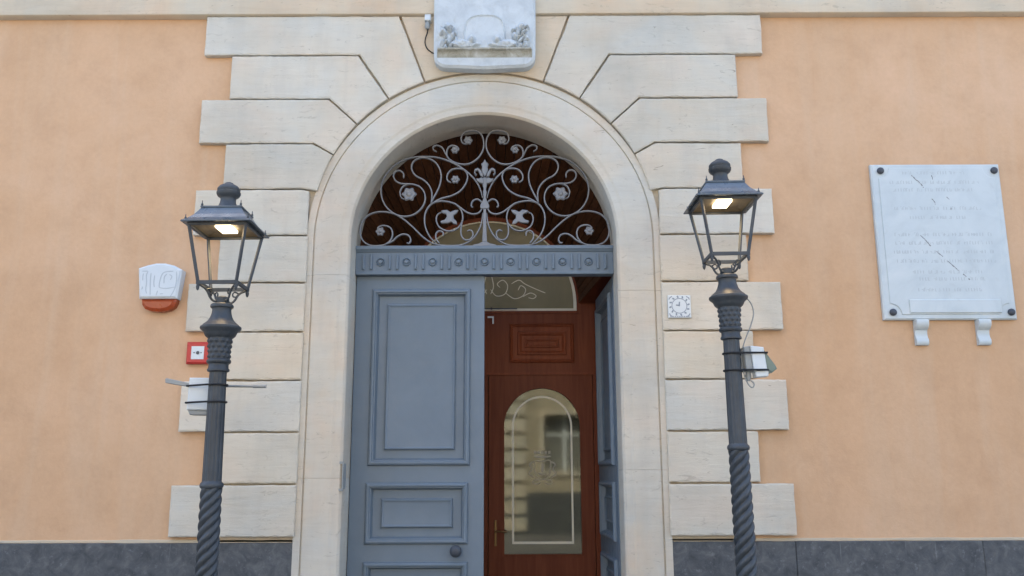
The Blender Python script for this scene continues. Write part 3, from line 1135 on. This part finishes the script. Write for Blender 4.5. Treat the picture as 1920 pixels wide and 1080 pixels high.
# ------------------------------------------------------------------ sensor and its cable beside the arms
m = MB()
m.box(-.545, -.490, -.125, -.0565, 5.755, 5.815, .006)
sens = m.obj('sensor', 'white plastic')
tag(sens, 'small pale wall sensor with a bulb beside the marble coat of arms', 'sensor')
m = MB()
m.lathe([(.004, -.075), (.016, -.072), (.024, -.055), (.025, -.035), (.019, -.012), (.016, 0)], 18, (-.520, -.095, 5.754))
under('bulb', m, 'grey metal', sens, smooth=50)
cab = MB()
cab.tube(spline([(-.517, -.095, 5.682), (-.524, -.075, 5.65), (-.541, -.066, 5.60), (-.541, -.066, 5.55), (-.520, -.066, 5.50), (-.482, -.067, 5.465), (-.456, -.072, 5.450)], 5), .0055, 7)
tag(cab.obj('cable', 'black rubber', smooth=60), 'short black cable curving from the wall sensor to the marble arms', 'cable')

# ------------------------------------------------------------------ marble plaque on the right
pl = MB()
px0, px1, pz0, pz1 = 3.446, 4.590, 2.976, 4.380
pl.prism([(px0, pz0), (px1, pz0), (px1, pz1), (px0, pz1)], -.042, -.001, .012)
plaque = pl.obj('memorial_plaque', 'white marble')
tag(plaque, 'large white marble plaque with faint inscription and four dark bolts', 'plaque')
# raised field with notched corners
a, b, c, d = 3.505, 4.535, 3.020, 4.345
nr = .095
fld = []
for (qx, qz, a0, a1) in ((a, c, 90, 0), (b, c, 180, 90), (b, d, 270, 180), (a, d, 360, 270)):
    fld += [(qx + nr * math.cos(R(t_)), qz + nr * math.sin(R(t_))) for t_ in np.linspace(a0, a1, 8)]
m = MB()
m.prism(fld, -.049, -.0425, .004)
under('inscription_field', m, 'white marble', plaque)
m = MB()
m.prism([(3.668, 3.032), (4.455, 3.032), (4.455, 3.150), (3.668, 3.150)], -.060, -.0492, .005)
under('lower_strip', m, 'white marble', plaque)
for x, z in ((3.528, 4.318), (4.538, 4.318), (3.524, 3.040), (4.540, 3.038)):
    m = MB()
    m.lathe([(.030, 0), (.031, .012), (.026, .022), (.012, .028), (.001, .029)], 20, (x, -.043, z), 'y')
    under('bolt', m, 'dark bolt', plaque, smooth=50)
for x in (3.757, 4.290):
    m = MB()
    v, f = [], []
    pr = [(-.001, 2.975), (-.075, 2.975), (-.080, 2.955), (-.076, 2.925), (-.055, 2.900), (-.030, 2.885), (-.024, 2.855), (-.030, 2.825), (-.046, 2.800), (-.046, 2.772), (-.034, 2.757), (-.001, 2.757)]
    n = len(pr)
    for xx in (x - .052, x + .052):
        v += [(xx, y, z) for y, z in pr]
    m.add(v, [(k, k + 1, n + k + 1, n + k) for k in range(n - 1)] + [tuple(range(n - 1, -1, -1)), tuple(range(n, 2 * n))])
    under('bracket', m, 'white marble', plaque, smooth=40)
# worn, illegible lettering: rows of shallow strokes
ins_ = MB()
rl = random.Random(21)
rows = [(4.283, 3.72, 4.27), (4.195, 3.60, 4.40), (4.125, 3.62, 4.36), (3.955, 3.62, 4.40), (3.872, 3.75, 4.25), (3.716, 3.60, 4.46), (3.640, 3.60, 4.46), (3.560, 3.58, 4.46), (3.478, 3.60, 4.46), (3.380, 3.72, 4.34), (3.318, 3.78, 4.34), (3.222, 3.76, 4.30)]
for z, xa, xb in rows:
    x = xa
    while x < xb:
        nl = rl.randint(2, 9)
        for k in range(nl):
            h = .030
            q = rl.random()
            if q < .75:
                ins_.box(x, x + .0055, -.0496, -.0489, z, z + h * rl.uniform(.8, 1))
            if q > .35:
                zz = z + rl.choice([0, h * .45, h * .9])
                ins_.box(x + .0045, x + .015, -.0496, -.0489, zz, zz + .004)
            if q > .6:
                ins_.box(x + .0155, x + .019, -.0496, -.0489, z, z + h * rl.uniform(.5, 1))
            x += .024
            if x > xb:
                break
        x += .024
tag(under('inscription', ins_, 'engraving grey', plaque), kind='stuff')
vn = MB()
for pts in ([(3.80, 4.275), (3.835, 4.235), (3.875, 4.195), (3.895, 4.16)], [(3.955, 4.055), (3.975, 4.035), (3.985, 4.005)], [(4.085, 4.085), (4.10, 4.062), (4.115, 4.05)], [(4.115, 3.975), (4.12, 3.955)], [(3.975, 4.285), (3.985, 4.235)],
            [(3.825, 3.725), (3.875, 3.665), (3.905, 3.625)], [(3.95, 3.58), (4.02, 3.51), (4.09, 3.44), (4.125, 3.405)], [(4.16, 3.375), (4.215, 3.325)]):
    sp_ = spline(pts, 4)
    for i in range(len(sp_) - 1):
        if rl.random() < .85:
            a_, b_ = sp_[i], sp_[i + 1]
            vn.ribbon([a_, (a_ + b_) / 2 + Vector((rl.uniform(-.003, .003), rl.uniform(-.003, .003))), b_], -.0493, rl.uniform(.004, .011), .0006, False)
under('dark_vein', vn, 'vein grey', plaque)

# ------------------------------------------------------------------ alarm siren on the left
sx = -2.792
so_ = [(-.160, 3.172), (.163, 3.172), (.190, 3.425), (.12, 3.462), (.04, 3.482), (-.04, 3.482), (-.11, 3.466), (-.188, 3.440)]
m = MB()
m.prism([(sx + a, b) for a, b in so_], -.105, -.001, .018)
siren = m.obj('alarm_siren', 'white plastic')
tag(siren, 'white alarm siren box with orange lens below on the orange wall', 'alarm siren')
m = MB()
m.prism([(sx + a, b) for a, b in [(-.148, 3.1715), (-.142, 3.125), (-.115, 3.088), (-.06, 3.068), (.02, 3.062), (.09, 3.075), (.132, 3.105), (.150, 3.145), (.152, 3.1715)]][::1], -.090, -.001, .025)
under('flasher_lens', m, 'orange lens', siren)
m = MB()
SM = lambda x, y: (-3.079 + x * (.778 / 1440) + .012 - .010, 3.547 - y * (.564 / 1080))
for pts in ([(275, 300), (268, 350), (272, 420)], [(280, 520), (268, 570)], [(345, 265), (322, 330), (335, 450), (330, 560), (350, 640)], [(395, 290), (392, 420), (400, 560), (408, 665)], [(455, 330), (450, 450), (462, 530)],
            [(750, 262), (650, 268), (580, 300), (548, 400), (540, 520), (570, 545), (660, 552), (790, 530)], [(650, 310), (612, 360), (612, 470)], [(690, 320), (730, 350), (710, 410)], [(800, 270), (808, 400), (800, 520), (770, 610), (730, 690)], [(500, 672), (520, 590)], [(560, 645), (610, 640)], [(250, 262), (340, 258)]):
    m.ribbon(spline([SM(*q) for q in pts], 4), -.1058, .0075, .002)
under('logo', m, 'mark grey', siren)

# ------------------------------------------------------------------ red fire call point
m = MB()
m.prism([(-2.530, 2.615), (-2.330, 2.615), (-2.330, 2.802), (-2.530, 2.802)], -.055, -.0005, .014)
call = m.obj('fire_call_point', 'red plastic')
tag(call, 'square red fire call point with white centre on the wall beside the lamp post', 'call point')
m = MB()
m.prism([(-2.486, 2.652), (-2.378, 2.652), (-2.378, 2.764), (-2.486, 2.764)], -.058, -.0555, .001)
under('white_plate', m, 'white plastic', call)
m = MB()
m.lathe([(.015, 0), (.014, .003), (.001, .0035)], 16, (-2.430, -.0583, 2.708), 'y')
for p_ in ([(-2.468, 2.708), (-2.453, 2.708)], [(-2.408, 2.708), (-2.395, 2.708)]):
    m.box(p_[0][0], p_[1][0], -.0590, -.0582, 2.704, 2.712)
under('black_dot', m, 'dark bolt', call)

# ------------------------------------------------------------------ white dial tile on a quoin
tx, tz = 1.682, 3.090
m = MB()
m.prism([(tx - .098, tz - .098), (tx + .098, tz - .098), (tx + .098, tz + .098), (tx - .098, tz + .098)], -.084, -.070, .004)
tile = m.obj('dial_tile', 'white plastic')
tag(tile, 'small square white tile with a round dial on a stone block right of the door', 'wall clock')
m = MB()
for k in range(12):
    a_ = 2 * PI * k / 12 + .1
    r0, r1 = .070, .088
    m.ribbon([(tx + r0 * math.cos(a_), tz + .006 + r0 * math.sin(a_)), (tx + r1 * math.cos(a_ + .1), tz + .006 + r1 * math.sin(a_ + .1))], -.0845, .013, .002, False)
for qx, qz in ((-1, 1), (1, 1), (-1, -1), (1, -1)):
    m.ribbon(spline([(tx + qx * .088, tz + qz * .06), (tx + qx * .078, tz + qz * .078), (tx + qx * .06, tz + qz * .088)], 4), -.0845, .008, .002)
for k in range(9):
    m.box(tx - .082 + k * .019, tx - .070 + k * .019, -.0850, -.0838, tz - .090, tz - .083)
m.ribbon([(tx + .064 * math.cos(q), tz + .006 + .064 * math.sin(q)) for q in np.linspace(0, 2 * PI, 40)], -.0842, .006, .0015, False)
under('dial_mark', m, 'dial grey', tile)
m = MB()
m.ribbon([(tx - .002, tz + .002), (tx + .002, tz + .040)], -.0860, .011, .003, False)
m.ribbon([(tx + .001, tz + .010), (tx - .030, tz + .012)], -.0872, .010, .003, False)
under('clock_hand', m, 'dial grey', tile)

# ------------------------------------------------------------------ street lamps
def make_lamp():
    root = empty('street_lamp', (-1.828, -1.25, 0))
    P = 'lamp paint'
    # pedestal
    m = MB()
    m.lathe([(.26, 0), (.26, .06), (.235, .075), (.225, .12), (.19, .15), (.165, .20), (.155, .38), (.165, .40), (.165, .43), (.125, .46), (.105, .51), (.100, .55), (.110, .565), (.110, .59), (.092, .61), (.080, .63)], 8)
    m.obj('pedestal', P, root, smooth=35)
    # twisted lower shaft
    m = MB()
    zz = np.linspace(.60, 1.605, 110)
    NR = 5

    def tw(a, h, r):
        ph = a - h / .070 * (2 * PI / NR)
        return r * (1 + .30 * (abs(math.sin(ph * NR / 2)) ** .7 - .66))
    m.lathe([(.0705 - .004 * (h - .78), h) for h in zz], 80, (0, 0, 0), 'z', tw)
    m.obj('twisted_shaft', P, root, smooth=60)
    m = MB()
    m.lathe([(.066, 1.598), (.078, 1.606), (.081, 1.620), (.078, 1.634), (.069, 1.642), (.064, 1.652)], 28)
    m.obj('lower_ring', P, root, smooth=50)
    # fluted upper shaft
    m = MB()

    def fl(a, h, r):
        return r * (1 - .065 * max(0, math.cos(12 * a)) ** .7)
    m.lathe([(.0655, 1.645), (.0655, 1.70), (.063, 2.05), (.059, 2.42)], 96, (0, 0, 0), 'z', fl)
    m.obj('fluted_shaft', P, root, smooth=60)
    m = MB()
    m.lathe([(.060, 2.405), (.076, 2.412), (.078, 2.424), (.070, 2.434), (.069, 2.462), (.082, 2.470), (.086, 2.482), (.082, 2.494), (.074, 2.500)], 28)
    m.obj('upper_ring', P, root, smooth=50)
    # capital with cast bosses
    m = MB()

    def boss(a, h, r):
        k = (h - 2.50) / .036
        row = math.floor(k)
        u = (a / (2 * PI) * 12 + (.5 if row % 2 else 0)) % 1 - .5
        w = k - row - .5
        d = math.hypot(u * 1.05, w)
        return r * (1 + .11 * max(0, 1 - (d / .42) ** 2))
    m.lathe([(.074 + .012 * ((h - 2.50) / .16) ** 2, h) for h in np.linspace(2.496, 2.655, 46)], 96, (0, 0, 0), 'z', boss)
    m.obj('capital', P, root, smooth=70)
    # collar and flaring neck
    m = MB()
    m.lathe([(.086, 2.650), (.104, 2.664), (.112, 2.680), (.118, 2.694), (.140, 2.712), (.144, 2.722), (.142, 2.732), (.130, 2.738), (.124, 2.748), (.108, 2.760), (.092, 2.775), (.078, 2.800), (.069, 2.830), (.066, 2.856), (.070, 2.866), (.080, 2.872), (.082, 2.882), (.078, 2.894), (.070, 2.900), (.050, 2.904), (.048, 2.930), (.046, 2.945), (.036, 2.952), (.026, 2.956)], 40)
    m.obj('collar', P, root, smooth=35)
    # lantern: four bars, bottom frame, arms
    hb, ht, zb, zt = .136, .205, 3.035, 3.455
    for sx_, sy_ in ((1, 1), (1, -1), (-1, 1), (-1, -1)):
        m = MB()
        m.tube([(sx_ * (hb - .002), sy_ * (hb - .002), zb - .03), (sx_ * hb, sy_ * hb, zb), (sx_ * ht, sy_ * ht, zt)], .0128, 4)
        m.lathe([(.003, -.03), (.010, -.02), (.013, -.005), (.013, .003)], 8, (sx_ * hb, sy_ * hb, zb - .03))
        m.obj('lantern_bar', P, root)
        m = MB()
        # S-shaped arm from the frame corner to the neck
        k = 1 / math.sqrt(2)
        pts = [(.185, 3.030), (.165, 3.012), (.140, 3.000), (.115, 2.975), (.100, 2.945), (.080, 2.922), (.058, 2.914), (.044, 2.925)]
        m.tube([(sx_ * a * k, sy_ * a * k, b) for a, b in [(q.x, q.y) for q in spline(pts, 3)]], .0085, 6)
        pts = [(.128, 2.990), (.095, 3.000), (.078, 2.985), (.082, 2.965), (.098, 2.965)]
        m.tube([(sx_ * a * k, sy_ * a * k, b) for a, b in [(q.x, q.y) for q in spline(pts, 3)]], .006, 5)
        m.obj('bracket_arm', P, root, smooth=50)
    m = MB()
    w_ = .016
    for s_ in (-1, 1):
        m.box(-hb - .012, hb + .012, s_ * hb - w_ / 2, s_ * hb + w_ / 2, zb - .014, zb + .012)
        m.box(s_ * hb - w_ / 2, s_ * hb + w_ / 2, -hb + w_ / 2, hb - w_ / 2, zb - .0138, zb + .0118)
    m.obj('bottom_frame', P, root)
    m = MB()
    for s_ in (-1, 1):
        m.box(-ht - .008, ht + .008, s_ * ht - .009, s_ * ht + .009, zt - .018, zt)
        m.box(s_ * ht - .009, s_ * ht + .009, -ht + .009, ht - .009, zt - .0178, zt - .0002)
    m.obj('top_frame', P, root)
    # pyramid roof with a thin overhanging eave
    m = MB()

    def sq(prof):
        v, f = [], []
        for r, h in prof:
            v += [(-r, -r, h), (r, -r, h), (r, r, h), (-r, r, h)]
        for k in range(len(prof) - 1):
            for i in range(4):
                j = (i + 1) % 4
                f.append((k * 4 + i, k * 4 + j, k * 4 + 4 + j, k * 4 + 4 + i))
        return v, f
    m.add(*sq([(.205, 3.461), (.246, 3.454), (.249, 3.457), (.249, 3.463), (.240, 3.470), (.208, 3.494), (.178, 3.528), (.156, 3.562), (.144, 3.584), (.149, 3.587), (.149, 3.597), (.140, 3.601), (.090, 3.605), (.03, 3.607)]))
    m.obj('lantern_roof', 'roof paint', root)
    m = MB()
    m.add(*sq([(.006, 3.480), (.150, 3.478), (.190, 3.466), (.206, 3.4575)]))
    m.obj('lantern_ceiling', 'lantern inside', root)
    for sx_, sy_ in ((1, 1), (1, -1), (-1, 1), (-1, -1)):
        m = MB()
        m.lathe([(.008, 0), (.009, .012), (.004, .020), (.003, .036), (.001, .042)], 8, (sx_ * .140, sy_ * .140, 3.600))
        m.lathe([(.008, 0), (.009, .010), (.004, .018), (.003, .032), (.001, .036)], 8, (sx_ * .222, sy_ * .222, 3.477))
        m.obj('roof_spike', P, root)
    # chimney finial
    m = MB()
    m.lathe([(.105, 3.602), (.100, 3.608), (.082, 3.618), (.068, 3.636), (.058, 3.662), (.055, 3.690), (.060, 3.699), (.078, 3.712), (.086, 3.728), (.087, 3.742), (.079, 3.746), (.080, 3.752), (.083, 3.758), (.082, 3.770), (.068, 3.788), (.048, 3.800), (.034, 3.806), (.030, 3.814), (.014, 3.821), (.001, 3.822)], 36)
    m.obj('finial', P, root, smooth=40)
    # lit panel under the roof and the lamp's own light
    m = MB()
    m.box(-.055, .055, -.090, .090, 3.452, 3.472)
    m.obj('led_panel', 'led', root)
    ld = bpy.data.lights.new('lamp light', 'AREA')
    ld.shape = 'RECTANGLE'
    ld.size, ld.size_y = .10, .17
    ld.energy = 1.2
    ld.color = (1, .70, .36)
    lo = bpy.data.objects.new('lamp_light', ld)
    C.objects.link(lo)
    lo.parent = root
    lo.location = (0, 0, 3.449)
    return root


lamp1 = make_lamp()
tag(lamp1, 'dark blue grey lamp post left of the doorway, square lantern lit', 'street lamp', 'lamp posts flanking the doorway')
lamp1.rotation_euler = (0, R(-.4), 0)
lamp2 = lamp1.copy()
C.objects.link(lamp2)
for ch in list(lamp1.children):
    o = ch.copy()
    C.objects.link(o)
    o.parent = lamp2
lamp2.location = (1.902, -1.03, .252)
lamp2.rotation_euler = (0, R(-.7), 0)
lamp2['label'] = 'dark blue grey lamp post right of the doorway, square lantern lit'
m = MB()
m.box(1.902 - .34, 1.902 + .34, -1.03 - .34, -1.03 + .34, .0, .250, .01)
tag(m.obj('stone_plinth', 'lava stone'), 'dark stone plinth under the lamp post right of the doorway', 'plinth')

# ------------------------------------------------------------------ things strapped to the lamp posts
# left: white box, metal bar behind the post
m = MB()
m.prism([(-2.072, 2.145), (-1.885, 2.140), (-1.887, 2.372), (-2.066, 2.374)], -1.20, -1.10, .008)
boxL = m.obj('floodlight', 'white plastic')
tag(boxL, 'white floodlight box strapped to the left lamp post, grey bar through it', 'floodlight', 'floodlights strapped to the lamp posts')
m = MB()
m.prism([(-2.050, 2.110), (-1.915, 2.105), (-1.905, 2.1395), (-2.066, 2.144)], -1.19, -1.11, .006)
under('bottom_flap', m, 'grey metal', boxL)
m = MB()
m.prism([(-2.268, 2.345), (-2.0725, 2.312), (-2.0725, 2.340), (-2.262, 2.380), (-2.272, 2.372)], -1.12, -1.06, .004)
under('visor', m, 'grey metal', boxL)
m = MB()
m.tube([(-2.26, -1.085, 2.355), (-2.07, -1.085, 2.326), (-1.545, -1.085, 2.320)], .009, 8)
m.tube([(-1.64, -1.085, 2.3215), (-1.545, -1.085, 2.3205)], .013, 8)
under('bar', m, 'grey metal', boxL, smooth=50)


def strap(z, xa, xb, xp, yp, yb, slope=0.0):
    """Cable tie round the box and the post."""
    r = .068
    pts = [(xa, yb, z), (xa, yb + .115, z)]
    pts += [(xp + r * math.sin(a_), yp + r * math.cos(a_), z + slope) for a_ in np.linspace(-.6, PI + .4, 12)]
    if xa > xb:
        pts = [(xa, yb, z), (xa, yb + .115, z)] + [(xp - r * math.sin(a_), yp + r * math.cos(a_), z + slope) for a_ in np.linspace(-.6, PI + .4, 12)]
    mm = MB()
    mm.tube(pts, .0075, 6, close=True)
    return mm


for z in (2.315, 2.195):
    under('strap', strap(z, -2.078, -1.90, -1.843, -1.25, -1.205), 'black rubber', boxL, smooth=50)

# right: tilted floodlight with a green grey glass
m = MB()
m.prism([(2.015, 2.420), (2.112, 2.432), (2.094, 2.598), (1.998, 2.608)], -1.085, -.96, .006)
boxR = m.obj('floodlight', 'white plastic')
tag(boxR, 'tilted white floodlight with grey green glass strapped to the right lamp post', 'floodlight', 'floodlights strapped to the lamp posts')
m = MB()
m.prism([(1.962, 2.425), (2.014, 2.420), (1.997, 2.608), (1.950, 2.600)], -1.075, -.97, .006)
under('side_housing', m, 'grey metal', boxR)
m = MB()
m.prism([(2.030, 2.378), (2.118, 2.384), (2.122, 2.428), (2.024, 2.4195)], -1.080, -.99, .004)
under('bottom_flap', m, 'white plastic', boxR)
m = MB()
m.prism([(2.1135, 2.432), (2.150, 2.410), (2.188, 2.440), (2.180, 2.462), (2.096, 2.585)], -1.070, -.95, .006)
under('glass', m, 'floodlight glass', boxR)
m = MB()
m.tube([(1.985, -1.03, 2.424), (1.983, -1.03, 2.390), (1.985, -1.03, 2.352)], [.018, .022, .014], 10)
under('cable_gland', m, 'grey metal', boxR, smooth=50)
for z in (2.556, 2.430):
    under('strap', strap(z, 2.118, 1.9, 1.875, -1.03, -1.092, 0), 'black rubber', boxR, smooth=50)
cab = MB()
cab.tube(spline([(1.955, -1.03, 2.985), (2.005, -1.03, 2.972), (2.040, -1.03, 2.925), (2.050, -1.03, 2.852), (2.022, -1.03, 2.760), (1.990, -1.03, 2.690), (1.958, -1.035, 2.610), (1.940, -1.04, 2.52), (1.948, -1.04, 2.42), (1.975, -1.04, 2.335), (2.005, -1.04, 2.305), (2.022, -1.04, 2.330), (2.000, -1.04, 2.356)], 5), .005, 7)
tag(cab.obj('cable', 'grey metal', smooth=60), 'thin grey cable looping from the right lamp post collar to its floodlight', 'cable')

# ------------------------------------------------------------------ across the street: the house that the door glass mirrors
opp = tag(empty('opposite_house', (0, -15, 0)), 'pale ochre house across the street, mirrored in the door glass', 'building')
ow = MB()
wins = [(1.15, 2.35, 1.75, 3.35), (-3.6, -2.4, 1.75, 3.35), (5.2, 6.4, 1.75, 3.35), (1.15, 2.35, 5.2, 7.1), (-3.6, -2.4, 5.2, 7.1), (5.2, 6.4, 5.2, 7.1)]
ow.plate([(-12, 0), (12, 0), (12, 8.6), (-12, 8.6)], [[(a, c), (a, d), (b, d), (b, c)] for a, b, c, d in wins], 0, -.4)
ow.f = [tuple(reversed(q)) for q in ow.f]
ow.obj('wall', 'ochre wall', opp)
m = MB()
m.box(-12, 12, .001, .06, 0, 1.15)
m.obj('dado', 'lava stone', opp)
m = MB()
m.box(-12, 12, -.5, .35, 8.6, 8.9)
m.obj('eave', 'cornice limestone', opp)
for a, b, c, d in wins:
    m = MB()
    m.plate([(a - .14, c - .14), (b + .14, c - .14), (b + .14, d + .14), (a - .14, d + .14)], [[(a, c), (a, d), (b, d), (b, c)]], .05, .001)
    fr = m.obj('window', 'pale limestone', opp)
    m = MB()
    m.box(a, b, -.30, -.28, c, d)
    m.obj('pane', 'window dark', fr)
    m = MB()
    m.box((a + b) / 2 - .06, (a + b) / 2 + .06, -.28, -.25, c, d)
    m.box(a, b, -.28, -.252, (c + d) / 2 + .2, (c + d) / 2 + .26)
    m.obj('sash', 'white plastic', fr)
for k in range(14):
    m = MB()
    m.box(-1.3, .62, .001, .09, .10 + .46 * k, .45 + .46 * k)
    m.obj('stone_block', 'pale limestone', opp)
